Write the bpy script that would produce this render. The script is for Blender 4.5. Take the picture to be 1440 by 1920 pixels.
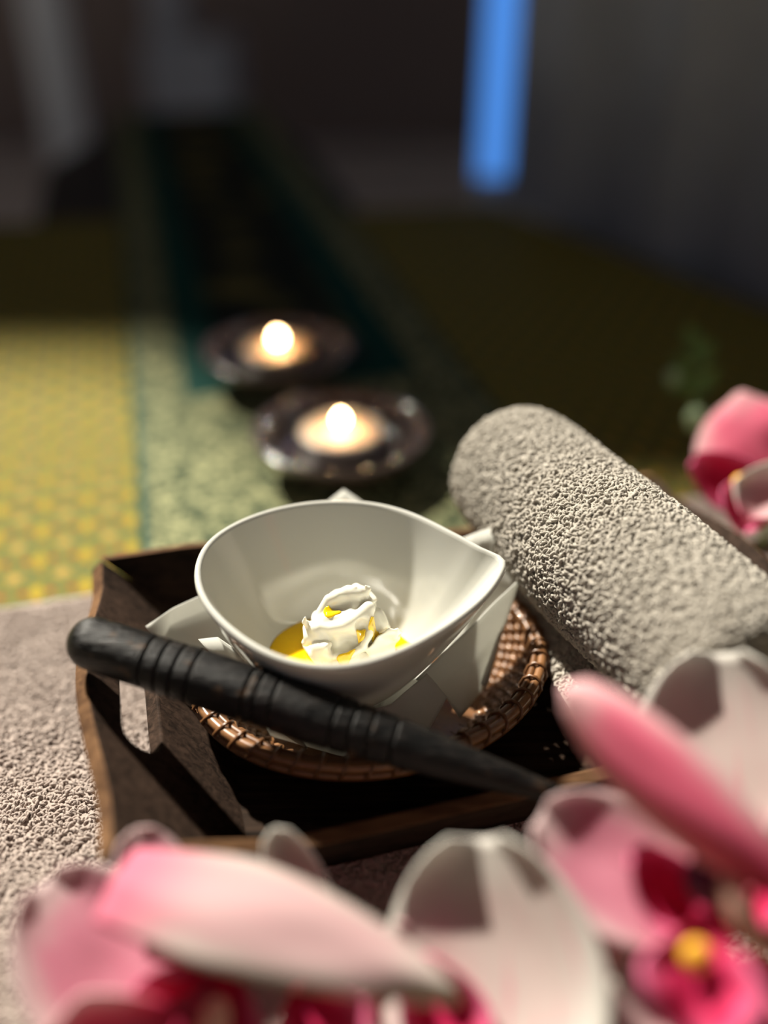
import bpy, bmesh, math, random
import numpy as np
from mathutils import Vector, Matrix, noise

for o in list(bpy.data.objects): bpy.data.objects.remove(o)
SC = bpy.context.scene
COL = SC.collection
random.seed(7)

# ------------------------------------------------------------------ camera
F = 1750.0; PITCH = math.radians(33.08); CZ = 0.26
cam = bpy.data.cameras.new('camera'); cam_o = bpy.data.objects.new('camera', cam); COL.objects.link(cam_o)
cam.sensor_fit = 'VERTICAL'; cam.sensor_height = 36; cam.sensor_width = 27
cam.lens = F/1920*36
cam.clip_start = 0.01; cam.clip_end = 50
cam_o.location = (0, 0, CZ); cam_o.rotation_euler = (math.pi/2-PITCH, 0, 0)
cam.dof.use_dof = True; cam.dof.focus_distance = 0.313; cam.dof.aperture_fstop = 1.75
SC.camera = cam_o
# ------------------------------------------------------------------ world, sun, exposure
w = bpy.data.worlds.new('world'); SC.world = w; w.use_nodes = True
w.node_tree.nodes['Background'].inputs[0].default_value = (0.80, 0.86, 1.0, 1)
w.node_tree.nodes['Background'].inputs[1].default_value = 0.105
SUN_AZ = np.array([0.62, -0.785]); SUN_AZ = SUN_AZ/np.linalg.norm(SUN_AZ); SUN_TAN = math.tan(math.radians(45.5))
sl = bpy.data.lights.new('sun', 'SUN'); so = bpy.data.objects.new('sun', sl); COL.objects.link(so)
sl.energy = 10.5; sl.color = (1.0, 0.93, 0.80); sl.angle = math.radians(2.3)
so.rotation_euler = Vector((SUN_AZ[0], SUN_AZ[1], -SUN_TAN)).to_track_quat('-Z', 'Y').to_euler()
so.location = (-2, 3, 3)
vs = SC.view_settings
vs.view_transform = 'Standard'; vs.look = 'None'; vs.gamma = 1; vs.use_curve_mapping = False; vs.exposure = 0.0

# ------------------------------------------------------------------ helpers
_c, _s = math.cos(PITCH), math.sin(PITCH)
def _ray(px, py):
    x = (px-720)/F; y = (960-py)/F
    return np.array([x, _c+y*_s, -_s+y*_c])
def P(px, py, z=0.0):                     # point of the place at height z
    r = _ray(px, py); return r*((z-CZ)/r[2])+np.array([0, 0, CZ])
def Q(px, py, d):                         # point of the place at distance d
    return _ray(px, py)*d+np.array([0, 0, CZ])
O2 = np.array([-.108, .289]); TA = math.radians(15.5)
UX = np.array([math.cos(TA), math.sin(TA)]); UY = np.array([-math.sin(TA), math.cos(TA)])
def T(X, Y, z): q = O2+UX*X+UY*Y; return np.array([q[0], q[1], z])     # tray frame
BA = math.radians(14.3)
BX = np.array([math.cos(BA), math.sin(BA)]); BY = np.array([-math.sin(BA), math.cos(BA)])

def mesh(name, verts, faces, smooth=True, uvs=None):
    m = bpy.data.meshes.new(name)
    m.from_pydata([tuple(map(float, v)) for v in verts], [], [tuple(map(int, f)) for f in faces])
    m.validate(); m.update()
    if smooth: m.polygons.foreach_set('use_smooth', [True]*len(m.polygons))
    if uvs is not None:
        l = m.uv_layers.new(name='UVMap')
        for p in m.polygons:
            for li in p.loop_indices: l.data[li].uv = uvs[m.loops[li].vertex_index]
    return m
def obj(name, me, mat=None, parent=None):
    o = bpy.data.objects.new(name, me); COL.objects.link(o)
    if mat is not None and me is not None:
        if len(me.materials) == 0: me.materials.append(mat)
    if parent is not None: o.parent = parent
    return o
def tag(o, label, cat, group=None):
    o['label'] = label; o['category'] = cat
    if group: o['group'] = group
    return o
def empty(name, loc, label, cat, group=None):
    o = bpy.data.objects.new(name, None); COL.objects.link(o); o.empty_display_size = .01
    o.location = tuple(map(float, loc)); tag(o, label, cat, group); return o
def part(name, me, mat, parent):          # mesh given in world coordinates, parented to an Empty
    me.transform(Matrix.Translation(-Vector(parent.location))) if parent.type == 'EMPTY' else None
    return obj(name, me, mat, parent)
def struct(o): o['kind'] = 'structure'; return o

def fix_normals(m):
    bm = bmesh.new(); bm.from_mesh(m); bmesh.ops.recalc_face_normals(bm, faces=bm.faces); bm.to_mesh(m); bm.free(); return m
def prism(name, poly, z0, z1, bevel=0.0, seg=2, smooth=False):
    bm = bmesh.new()
    lo = [bm.verts.new((p[0], p[1], z0)) for p in poly]; hi = [bm.verts.new((p[0], p[1], z1)) for p in poly]
    n = len(poly)
    bm.faces.new(hi); bm.faces.new(lo[::-1])
    for i in range(n): bm.faces.new((lo[i], lo[(i+1) % n], hi[(i+1) % n], hi[i]))
    bmesh.ops.recalc_face_normals(bm, faces=bm.faces)
    if bevel: bmesh.ops.bevel(bm, geom=list(bm.edges), offset=bevel, segments=seg, profile=.5, affect='EDGES')
    m = bpy.data.meshes.new(name); bm.to_mesh(m); bm.free()
    if smooth: m.polygons.foreach_set('use_smooth', [True]*len(m.polygons))
    return m
def box(name, x0, x1, y0, y1, z0, z1, bevel=0.0):
    return prism(name, [(x0, y0), (x1, y0), (x1, y1), (x0, y1)], z0, z1, bevel)
def plate(name, outline, holes, frame, thick, bevel=.0006):
    """flat board from a 2D outline with holes; frame maps (a, b, h) to the place, h across the thickness"""
    cu = bpy.data.curves.new('c', 'CURVE'); cu.dimensions = '2D'; cu.fill_mode = 'BOTH'
    cu.extrude = max(thick/2-bevel, 1e-5); cu.bevel_depth = bevel; cu.bevel_resolution = 1; cu.offset = -bevel
    for L in [outline]+holes:
        s = cu.splines.new('POLY'); s.points.add(len(L)-1); s.use_cyclic_u = True
        for p, q in zip(s.points, L): p.co = (q[0], q[1], 0, 1)
    t = bpy.data.objects.new('t', cu); COL.objects.link(t)
    dg = bpy.context.evaluated_depsgraph_get(); m = bpy.data.meshes.new_from_object(t.evaluated_get(dg)); m.name = name
    bpy.data.objects.remove(t); bpy.data.curves.remove(cu)
    for v in m.vertices: v.co = Vector(tuple(frame(*v.co)))
    fix_normals(m); m.polygons.foreach_set('use_smooth', [False]*len(m.polygons)); m.materials.clear()
    return m
def lathe(name, prof, center=(0, 0, 0), n=48, cap=True):
    v = []; f = []
    for r, z in prof:
        for k in range(n):
            a = 2*math.pi*k/n; v.append((center[0]+r*math.cos(a), center[1]+r*math.sin(a), center[2]+z))
    for i in range(len(prof)-1):
        for k in range(n): f.append((i*n+k, i*n+(k+1) % n, (i+1)*n+(k+1) % n, (i+1)*n+k))
    if cap: f.append(tuple(range(n))[::-1]); f.append(tuple(range((len(prof)-1)*n, len(prof)*n)))
    return fix_normals(mesh(name, v, f))
def tube(name, pts, rad, sides=8, closed=False, cap=True):
    pts = np.array(pts, float); n = len(pts)
    rad = np.full(n, rad) if np.isscalar(rad) else np.array(rad)
    if closed: tan = np.roll(pts, -1, 0)-np.roll(pts, 1, 0)
    else: tan = np.gradient(pts, axis=0)
    tan /= np.linalg.norm(tan, axis=1)[:, None]
    up = np.array([0, 0, 1.0]) if abs(tan[0][2]) < .9 else np.array([1.0, 0, 0])
    v = []; f = []
    for i in range(n):
        a = np.cross(tan[i], up); a /= np.linalg.norm(a); b = np.cross(a, tan[i])
        if not closed: up = b
        for k in range(sides):
            t = 2*math.pi*k/sides; v.append(pts[i]+rad[i]*(math.cos(t)*a+math.sin(t)*b))
    m = n if closed else n-1
    for i in range(m):
        j = (i+1) % n
        for k in range(sides): f.append((i*sides+k, i*sides+(k+1) % sides, j*sides+(k+1) % sides, j*sides+k))
    if cap and not closed: f.append(tuple(range(sides))[::-1]); f.append(tuple(range((n-1)*sides, n*sides)))
    return fix_normals(mesh(name, v, f))

# ------------------------------------------------------------------ node materials
class NT:
    def __init__(s, name):
        s.m = bpy.data.materials.new(name); s.m.use_nodes = True; s.t = s.m.node_tree
        s.b = s.t.nodes['Principled BSDF']; s.out = s.t.nodes['Material Output']
    def n(s, typ, **kw):
        d = s.t.nodes.new(typ)
        for k, v in kw.items(): setattr(d, k, v)
        return d
    def put(s, sock, v):
        if hasattr(v, 'is_output') or isinstance(v, bpy.types.NodeSocket): s.t.links.new(v, sock)
        elif isinstance(v, (tuple, list)) and len(v) == 3 and sock.type == 'RGBA': sock.default_value = (*v, 1)
        else: sock.default_value = v
    def math(s, op, a, b=0.0, c=0.0, clamp=False):
        d = s.n('ShaderNodeMath', operation=op); d.use_clamp = clamp
        s.put(d.inputs[0], a); s.put(d.inputs[1], b); s.put(d.inputs[2], c); return d.outputs[0]
    def mix(s, f, a, b):
        d = s.n('ShaderNodeMix', data_type='RGBA'); s.put(d.inputs[0], f); s.put(d.inputs[6], a); s.put(d.inputs[7], b); return d.outputs[2]
    def ramp(s, x, lo, hi):               # smoothstep
        d = s.n('ShaderNodeMapRange', interpolation_type='SMOOTHSTEP'); s.put(d.inputs[0], x); d.inputs[1].default_value = lo; d.inputs[2].default_value = hi; return d.outputs[0]
    def coord(s, kind='Object'): return s.n('ShaderNodeTexCoord').outputs[kind]
    def sep(s, v): d = s.n('ShaderNodeSeparateXYZ'); s.put(d.inputs[0], v); return d.outputs
    def noise(s, vec, scale, detail=3, rough=.5, dist=0): 
        d = s.n('ShaderNodeTexNoise'); s.put(d.inputs['Vector'], vec); d.inputs['Scale'].default_value = scale; d.inputs['Detail'].default_value = detail
        d.inputs['Roughness'].default_value = rough; d.inputs['Distortion'].default_value = dist; return d.outputs[0]
    def mapping(s, vec, rot=(0, 0, 0), scale=(1, 1, 1), loc=(0, 0, 0)):
        d = s.n('ShaderNodeMapping'); s.put(d.inputs[0], vec); d.inputs[1].default_value = loc; d.inputs[2].default_value = rot; d.inputs[3].default_value = scale; return d.outputs[0]
    def bump(s, h, strength=.3, dist=.001):
        d = s.n('ShaderNodeBump'); s.put(d.inputs['Height'], h); d.inputs['Strength'].default_value = strength; d.inputs['Distance'].default_value = dist
        s.t.links.new(d.outputs[0], s.b.inputs['Normal'])
    def set(s, **kw):
        names = dict(col='Base Color', rough='Roughness', spec='Specular IOR Level', metal='Metallic', coat='Coat Weight', sss='Subsurface Weight', trans='Transmission Weight', ior='IOR', sheen='Sheen Weight')
        for k, v in kw.items(): s.put(s.b.inputs[names[k]], v)
        return s
def plain(name, col, rough=.5, var=.12, scale=60, **kw):
    N = NT(name); x = N.noise(N.coord(), scale)
    N.set(col=N.mix(x, tuple(c*(1-var) for c in col), tuple(min(1, c*(1+var)) for c in col)), rough=rough, **kw)
    return N.m
def emit(name, col, strength):
    N = NT(name); N.set(col=(0, 0, 0)); N.put(N.b.inputs['Emission Color'], col); N.b.inputs['Emission Strength'].default_value = strength; return N.m

def wood(name, dark, light, along, grain=420, rough=.55, stretch=.06):
    N = NT(name); c = N.mapping(N.coord(), rot=(0, 0, along), scale=(stretch, 1, 1))
    a = N.noise(c, grain, 6, .65, .6); b = N.noise(N.coord(), 45, 3)
    f = N.math('ADD', N.math('MULTIPLY', a, .75), N.math('MULTIPLY', b, .35), clamp=True)
    N.set(col=N.mix(N.ramp(f, .35, .8), dark, light), rough=.8, spec=.10); N.bump(a, .35, .0006); return N.m

# the gold and green printed bed cover
def sheet_mat():
    N = NT('gold_green_print'); u = N.sep(N.coord('UV')); PX, PY = .0214, .0255
    def cell(ou, ov, rx, ry, soft=.35):
        a = N.math('SUBTRACT', N.math('FRACT', N.math('ADD', N.math('DIVIDE', u[0], PX), ou)), .5)
        b = N.math('SUBTRACT', N.math('FRACT', N.math('ADD', N.math('DIVIDE', u[1], PY), ov)), .5)
        a = N.math('DIVIDE', N.math('ABSOLUTE', a), rx); b = N.math('DIVIDE', N.math('ABSOLUTE', b), ry)
        d = N.math('ADD', N.math('MULTIPLY', N.math('MAXIMUM', a, b), .45), N.math('MULTIPLY', N.math('ADD', a, b), .55))
        return N.math('SUBTRACT', 1.0, N.ramp(d, 1-soft, 1+soft))
    fine = N.noise(N.coord(), 900, 2); med = N.noise(N.coord(), 330, 3)
    c = N.mix(N.ramp(med, .38, .62), (.15, .21, .06), (.38, .30, .06))
    c = N.mix(N.math('MULTIPLY', N.ramp(N.noise(N.coord(), 480, 1), .55, .64), .8), c, (.09, .20, .15))
    for ov in (0, .5): c = N.mix(N.math('MULTIPLY', cell(.25+ov, .0+ov, .10, .11), .45), c, (.11, .20, .12))
    c = N.mix(N.math('MULTIPLY', cell(.28, .5, .10, .09), .9), c, (.55, .11, .03))
    c = N.mix(N.math('MULTIPLY', cell(-.28, .5, .10, .09), .9), c, (.55, .11, .03))
    c = N.mix(N.math('MULTIPLY', cell(0, .74, .09, .10), .6), c, (.60, .22, .02))
    brk = N.ramp(N.noise(N.coord(), 620, 2), .30, .58)
    c = N.mix(N.math('MULTIPLY', cell(0, .5, .15, .22), brk), c, (.74, .52, .04))
    c = N.mix(N.math('MULTIPLY', cell(.5, 0, .19, .17), brk), c, (.74, .46, .10))
    c = N.mix(N.math('MULTIPLY', cell(.5, 0, .07, .07), .6), c, (.75, .58, .25))
    N.set(col=N.mix(N.math('MULTIPLY', fine, .25), N.mix(.34, c, (0, 0, 0)), (.09, .07, .015)), rough=.85, spec=.10); N.bump(fine, .15, .0004); return N.m
# the dark green brocade runner: u across in metres, v along in metres
def runner_mat():
    N = NT('green_brocade'); u = N.sep(N.coord('UV')); W = .217
    e = N.math('MINIMUM', u[0], N.math('SUBTRACT', W, u[0])); e2 = N.math('MINIMUM', e, N.math('SUBTRACT', u[1], .185))
    sw = N.noise(N.coord(), 120, 4, .6, 1.6); sw2 = N.noise(N.coord(), 300, 3)
    broc = N.mix(N.ramp(sw, .44, .60), (.04, .065, .035), (.50, .50, .26))
    broc = N.mix(N.math('MULTIPLY', N.ramp(sw2, .5, .7), .5), broc, (.10, .13, .06))
    teal = N.mix(sw2, (.004, .05, .04), (.008, .09, .07))
    fl = N.n('ShaderNodeTexVoronoi'); fl.inputs['Scale'].default_value = 15; fl.inputs['Randomness'].default_value = .35
    N.t.links.new(N.mapping(N.coord(), rot=(0, 0, -BA)), fl.inputs['Vector'])
    flo = N.math('MULTIPLY', N.math('SUBTRACT', 1.0, N.ramp(fl.outputs['Distance'], .18, .48)), N.ramp(sw2, .35, .6))
    cen = N.mix(flo, (.018, .026, .018), (.30, .25, .07))
    c = N.mix(N.ramp(e2, .030, .036), broc, teal)
    c = N.mix(N.ramp(e2, .056, .064), c, cen)
    c = N.mix(N.ramp(e, .005, .003), c, (.012, .07, .06))
    N.set(col=N.mix(.25, c, (0, 0, 0)), rough=.8, spec=.12); N.bump(sw, .2, .0006); return N.m
def terry_mat(name, a, b):
    N = NT(name); x = N.noise(N.coord(), 140, 4); c = N.mix(x, a, b); N.set(col=c, rough=.95, spec=.12)
    tr = N.n('ShaderNodeBsdfTranslucent'); N.t.links.new(c, tr.inputs[0])
    ms = N.n('ShaderNodeMixShader'); ms.inputs[0].default_value = .2
    N.t.links.new(N.b.outputs[0], ms.inputs[1]); N.t.links.new(tr.outputs[0], ms.inputs[2]); N.t.links.new(ms.outputs[0], N.out.inputs[0])
    return N.m
def petal_mat(name, mid, edge, base, vein, trans=.35):
    """u along (0 base, 1 tip), v across (0..1)"""
    N = NT(name); u = N.sep(N.coord('UV'))
    v = N.math('ABSOLUTE', N.math('SUBTRACT', N.math('MULTIPLY', u[1], 2), 1))
    dist = N.math('MAXIMUM', N.math('POWER', v, 1.6), N.math('MULTIPLY', N.math('POWER', u[0], 3.0), 1.0))
    no = N.noise(N.coord(), 70, 3)
    dist = N.math('ADD', dist, N.math('MULTIPLY', N.math('SUBTRACT', no, .5), .5))
    c = N.mix(N.ramp(dist, .30, .95), mid, edge)
    wv = N.noise(N.mapping(N.coord('UV'), scale=(1.4, 16, 1)), 1.6, 3, .5, .6)
    c = N.mix(N.math('MULTIPLY', N.ramp(wv, .52, .66), N.math('SUBTRACT', .75, N.math('MULTIPLY', u[0], .6)), clamp=True), c, vein)
    c = N.mix(N.ramp(u[0], .32, .02), c, base)
    N.set(col=c, rough=.6, spec=.12)
    tr = N.n('ShaderNodeBsdfTranslucent'); N.t.links.new(c, tr.inputs[0])
    ms = N.n('ShaderNodeMixShader'); ms.inputs[0].default_value = trans
    N.t.links.new(N.b.outputs[0], ms.inputs[1]); N.t.links.new(tr.outputs[0], ms.inputs[2]); N.t.links.new(ms.outputs[0], N.out.inputs[0])
    N.bump(wv, .15, .001); return N.m
def translucent(name, col, trans, rough=.6):
    N = NT(name); x = N.noise(N.coord(), 300, 3); c = N.mix(x, tuple(k*.96 for k in col), col); N.set(col=c, rough=rough, spec=.2)
    tr = N.n('ShaderNodeBsdfTranslucent'); N.t.links.new(c, tr.inputs[0])
    ms = N.n('ShaderNodeMixShader'); ms.inputs[0].default_value = trans
    N.t.links.new(N.b.outputs[0], ms.inputs[1]); N.t.links.new(tr.outputs[0], ms.inputs[2]); N.t.links.new(ms.outputs[0], N.out.inputs[0])
    N.bump(x, .1, .0003); return N.m

M = {}
M['wall'] = plain('brown_wall', (.25, .195, .175), .8, .1, 3)
M['floor'] = plain('grey_floor', (.70, .67, .64), .6, .1, 5)
M['curtain'] = plain('slate_cloth', (.40, .43, .50), .85, .1, 30)
M['grey'] = plain('grey_paint', (.50, .53, .58), .6, .06, 8)
M['pale'] = plain('pale_paint', (.85, .88, .90), .6, .06, 8)
M['vinyl'] = plain('black_vinyl', (.006, .006, .007), .6, .2, 80)
M['frame'] = plain('dark_frame', (.03, .022, .018), .5, .2, 40)
M['blue'] = emit('daylight_glow', (.075, .27, .78), 1.0)  # glow put in for the blue daylight beside the curtain
M['sheet'] = sheet_mat(); M['runner'] = runner_mat()
M['terry'] = terry_mat('taupe_terry', (.46, .385, .345), (.57, .485, .44))
M['terry2'] = terry_mat('grey_beige_terry', (.47, .435, .38), (.59, .55, .485))
M['tray'] = wood('dark_stained_wood', (.006, .004, .003), (.042, .025, .017), -TA)
M['trayend'] = wood('dark_end_panel_wood', (.010, .006, .004), (.066, .040, .028), -TA+math.pi/2, 500)
M['edge'] = wood('worn_edge_wood', (.07, .035, .018), (.22, .12, .06), -TA, 260)
M['tray_floor'] = wood('dark_tray_floor', (.005, .003, .002), (.045, .026, .016), -TA, 300)
M['porcelain'] = plain('white_porcelain', (.59, .59, .54), .08, .01, 20, coat=.6)
M['napkin'] = translucent('white_paper', (.80, .80, .75), .45)
M['cream'] = plain('white_cream', (.80, .78, .68), .16, .02, 60, sss=.12)
for m_ in (M['cream'],): m_.node_tree.nodes['Principled BSDF'].inputs['Subsurface Radius'].default_value = (.004, .003, .0015); m_.node_tree.nodes['Principled BSDF'].inputs['Subsurface Scale'].default_value = 1
M['oil'] = plain('amber_oil', (1.0, .60, .004), .05, .06, 80, spec=.3)
M['oil2'] = plain('yellow_oil', (.88, .58, .01), .06, .05, 200, coat=.8)
M['rattan'] = plain('brown_rattan', (.17, .075, .028), .35, .4, 500, coat=.2)
M['rattan2'] = plain('tan_rattan', (.25, .12, .05), .32, .35, 400, coat=.3)
def stick_mat():
    N = NT('black_lacquered_wood'); c = N.mapping(N.coord(), rot=(0, 0, .22), scale=(.12, 1, 1))
    a = N.noise(c, 700, 5, .65); b = N.noise(N.coord(), 160, 4, .6)
    k = N.mix(N.ramp(a, .45, .75), (.003, .003, .003), (.022, .018, .016))
    k = N.mix(N.math('MULTIPLY', N.ramp(b, .60, .72), .6), k, (.11, .06, .03))
    N.set(col=k, rough=N.math('ADD', .16, N.math('MULTIPLY', a, .4)), spec=.28); N.bump(a, .8, .0008); return N.m
M['stick'] = stick_mat()
M['dish'] = plain('dark_glass', (.085, .058, .052), .18, .3, 60, spec=.9, coat=1.0)
M['bead'] = plain('glint_metal', (.85, .88, .92), .06, .02, 60, metal=1.0)  # mirror metal for the added glint beads
M['cup'] = plain('tin', (.35, .34, .33), .35, .1, 100, metal=.9)
M['wax'] = plain('candle_wax', (.85, .62, .42), .5, .03, 60, sss=.4)
M['wax'].node_tree.nodes['Principled BSDF'].inputs['Subsurface Radius'].default_value = (.01, .006, .003); M['wax'].node_tree.nodes['Principled BSDF'].inputs['Subsurface Scale'].default_value = 1
M['wick'] = plain('wick', (.03, .02, .015), .9)
M['flame'] = emit('flame', (1.0, .62, .30), 65)
M['petal_pale'] = petal_mat('pale_orchid_petal', (.60, .40, .41), (.62, .575, .52), (.72, .22, .32), (.74, .38, .44))
M['petal_white'] = petal_mat('white_orchid_petal', (.64, .53, .50), (.68, .66, .61), (.74, .22, .30), (.72, .26, .33), .3)
M['petal_pink'] = petal_mat('rosy_orchid_petal', (.76, .16, .26), (.80, .52, .54), (.66, .05, .14), (.66, .08, .18))
M['petal_rose'] = petal_mat('rose_orchid_petal', (.66, .27, .36), (.70, .55, .55), (.62, .14, .24), (.64, .20, .30), .45)
M['lip'] = petal_mat('magenta_orchid_lip', (.66, .03, .12), (.78, .18, .34), (.42, .01, .05), (.40, .01, .08), .3)
M['lip_dark'] = plain('purple_throat', (.12, .008, .045), .4)
M['lip_yellow'] = plain('yellow_crest', (.90, .45, .03), .5)
M['column'] = translucent('pale_column', (.85, .55, .45), .3)
M['green'] = plain('leaf_green', (.22, .36, .09), .5, .25, 150)
M['green2'] = plain('pale_bud_green', (.45, .62, .36), .5, .2, 150)

# ------------------------------------------------------------------ the room
FZ = -.65; WY = 4.4
struct(obj('floor', box('floor', -4.2, 3, -2, 4.6, FZ-.05, FZ), M['floor']))
CZT = 2.1                                  # unseen ceiling; its opening is made up, cut to shape the sun patch
lit = [(-1.0, .605), (-.16, .605), (-.037, .41), (.16, .40), (.9, .37), (.9, -.5), (-1.0, -.5)]
hole = [(x-SUN_AZ[0]*CZT/SUN_TAN, y-SUN_AZ[1]*CZT/SUN_TAN) for x, y in lit]
struct(obj('ceiling', plate('ceiling', [(-4.2, -2), (3, -2), (3, 4.5), (-4.2, 4.5)], [hole], lambda a, b, h: (a, b, CZT+.01+h), .02, .001), M['wall']))
struct(obj('wall_back', box('wall_back', -4.2, 3, WY, WY+.1, FZ, CZT), M['wall']))

# ------------------------------------------------------------------ massage bed, bed cover, runner
e0, e1 = P(900, 375), P(1440, 580); ed = (e1-e0)/np.linalg.norm(e1-e0)
fr = np.array([.112, .979]); nr = fr+ed[:2]*1.4
fl_ = np.array([-.95, .83]); bed_poly = [tuple(nr), tuple(fr), tuple(fl_), (-1.05, nr[1])]
bed = empty('massage_table', (0, .4, FZ), 'dark padded massage table with narrow black headrest, under the gold cover', 'massage table')
part('padding', prism('padding', bed_poly, -.075, -.0033, .006), M['vinyl'], bed)
part('table_frame', prism('table_frame', [(.55, -.15), (.05, .92), (-.85, .78), (-.95, -.15)], -.12, -.076, .002), M['frame'], bed)
for x, y in ((.45, -.1), (.02, .85), (-.8, .72), (-.85, -.1)):
    part('leg', box('leg', x-.025, x+.025, y-.025, y+.025, FZ, -.12, .003), M['frame'], bed)
def B(u, s): q = np.array([-.1204, .3799])+BX*u+BY*(s-.38); return (q[0], q[1])   # runner frame: u across, s along
hd = [B(-.085, .925), B(.245, .965), B(.245, 1.22), B(.20, 1.50), B(.01, 1.50), B(-.085, 1.22)]
part('headrest', prism('headrest', hd, -.06, -.0036, .012, 3), M['vinyl'], bed)

def grid_cloth(name, pts2, uv, z0, z1):
    n, m = len(pts2), len(pts2[0]); v = []; f = []; uvs = []
    for lay, z in ((0, z1), (1, z0)):
        for i in range(n):
            for j in range(m): v.append((*pts2[i][j], z)); uvs.append(uv[i][j])
    k = n*m
    for i in range(n-1):
        for j in range(m-1):
            a, b, c, d = i*m+j, (i+1)*m+j, (i+1)*m+j+1, i*m+j+1
            f.append((a, b, c, d)); f.append((k+d, k+c, k+b, k+a))
    ring = [i*m for i in range(n)]+[(n-1)*m+j for j in range(1, m)]+[i*m+m-1 for i in range(n-2, -1, -1)]+[j for j in range(m-2, 0, -1)]
    for q in range(len(ring)):
        a, b = ring[q], ring[(q+1) % len(ring)]; f.append((a, b, k+b, k+a))
    return fix_normals(mesh(name, v, f, False, uvs))
A4 = [np.array(p) for p in (bed_poly[3], bed_poly[0], bed_poly[1], bed_poly[2])]
pts = []; uv = []
for i in range(13):
    r = []; ur = []
    for j in range(13):
        a, b = i/12, j/12; q = (A4[0]*(1-a)+A4[1]*a)*(1-b)+(A4[3]*(1-a)+A4[2]*a)*b
        r.append(tuple(q)); d = q-np.array([-.1204, .3799]); ur.append((d@BX+2.0+.0048, d@BY+2.0))
    pts.append(r); uv.append(ur)
tag(obj('bed_cover', grid_cloth('bed_cover', pts, uv, -.003, 0), M['sheet']), 'gold and green floral print cover spread over the bed', 'bed cover')
pts = []; uv = []
for i in range(12):
    r = []; ur = []
    for j in range(30):
        u = .217*i/11; s = .305+(1.50-.305)*j/29; r.append(B(u, s)); ur.append((u, s-.305))
    pts.append(r); uv.append(ur)
tag(obj('table_runner', grid_cloth('table_runner', pts, uv, .0002, .0016), M['runner']), 'dark green runner with pale brocade border running under the candles', 'runner')

# ------------------------------------------------------------------ terry cloth
def add_pile(name, em, parent, mat, density, rad=.00072, thick=.00040, seed=1):
    o = part(name, em, mat, parent); o['kind'] = 'stuff'
    ng = bpy.data.node_groups.new(name, 'GeometryNodeTree')
    ng.interface.new_socket('Geometry', in_out='INPUT', socket_type='NodeSocketGeometry'); ng.interface.new_socket('Geometry', in_out='OUTPUT', socket_type='NodeSocketGeometry')
    N = ng.nodes; L = ng.links; gi = N.new('NodeGroupInput'); go = N.new('NodeGroupOutput')
    d = N.new('GeometryNodeDistributePointsOnFaces'); d.inputs['Density'].default_value = density; d.inputs['Seed'].default_value = seed
    L.new(gi.outputs[0], d.inputs['Mesh'])
    arc = N.new('GeometryNodeCurveArc'); arc.inputs['Resolution'].default_value = 7; arc.inputs['Radius'].default_value = rad
    arc.inputs['Start Angle'].default_value = math.radians(-35); arc.inputs['Sweep Angle'].default_value = math.radians(250)
    ci = N.new('GeometryNodeCurvePrimitiveCircle'); ci.inputs['Resolution'].default_value = 6; ci.inputs['Radius'].default_value = thick
    cm = N.new('GeometryNodeCurveToMesh'); L.new(arc.outputs[0], cm.inputs[0]); L.new(ci.outputs[0], cm.inputs[1])
    tf = N.new('GeometryNodeTransform'); L.new(cm.outputs[0], tf.inputs['Geometry'])
    tf.inputs['Rotation'].default_value = (math.pi/2, 0, 0); tf.inputs['Translation'].default_value = (0, 0, rad*.35)
    sm = N.new('GeometryNodeSetMaterial'); sm.inputs['Material'].default_value = mat; L.new(tf.outputs[0], sm.inputs[0])
    ins = N.new('GeometryNodeInstanceOnPoints'); L.new(d.outputs['Points'], ins.inputs['Points']); L.new(sm.outputs[0], ins.inputs['Instance'])
    rv = N.new('FunctionNodeRandomValue'); rv.data_type = 'FLOAT_VECTOR'; rv.inputs[0].default_value = (.35, -.5, 0); rv.inputs[1].default_value = (1.35, .5, 6.283)
    er = N.new('FunctionNodeEulerToRotation'); L.new(rv.outputs[0], er.inputs[0])
    rr = N.new('FunctionNodeRotateRotation'); rr.rotation_space = 'LOCAL'; L.new(d.outputs['Rotation'], rr.inputs[0]); L.new(er.outputs[0], rr.inputs[1]); L.new(rr.outputs[0], ins.inputs['Rotation'])
    rs = N.new('FunctionNodeRandomValue'); rs.data_type = 'FLOAT'; rs.inputs[2].default_value = .75; rs.inputs[3].default_value = 1.3; rs.inputs['Seed'].default_value = 3
    L.new(rs.outputs[1], ins.inputs['Scale'])
    jn = N.new('GeometryNodeJoinGeometry'); L.new(ins.outputs[0], jn.inputs[0]); L.new(gi.outputs[0], jn.inputs[0]); L.new(jn.outputs[0], go.inputs[0])
    md = o.modifiers.new('pile', 'NODES'); md.node_group = ng
    return o
def wob(x, y, s=60, a=.0012): return a*noise.noise(Vector((x*s, y*s, .3)))
bt = empty('bath_towel', T(.1, -.1, .0016), 'taupe terry bath towel spread flat under the wooden tray', 'towel')
part('towel_body', prism('towel_body', [T(x, y, 0)[:2] for x, y in ((-.22, -.26), (.46, -.26), (.46, .041), (-.22, .041))], .0017, .0052, .0012), M['terry'], bt)
v = []; f = []; idx = {}
st = .006
def tv(i, j):
    if (i, j) not in idx:
        X = -.221+i*st; Y = .043-j*st; e = min(.043-Y, X+.221)
        q = T(X, Y, .0056+wob(X, Y)+wob(X, Y, 160, .0006)-(.004*math.exp(-(e/.003)))); idx[(i, j)] = len(v); v.append(q)
    return idx[(i, j)]
for i in range(113):
    for j in range(49):
        X = -.221+i*st; Y = .043-j*st
        if .036 < X < .19 and -.115 < Y < -.02: continue
        f.append((tv(i, j), tv(i, j+1), tv(i+1, j+1), tv(i+1, j)))
add_pile('terry_loops', mesh('terry_loops', v, f), bt, M['terry'], 720000, .00082, .00040)

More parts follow.
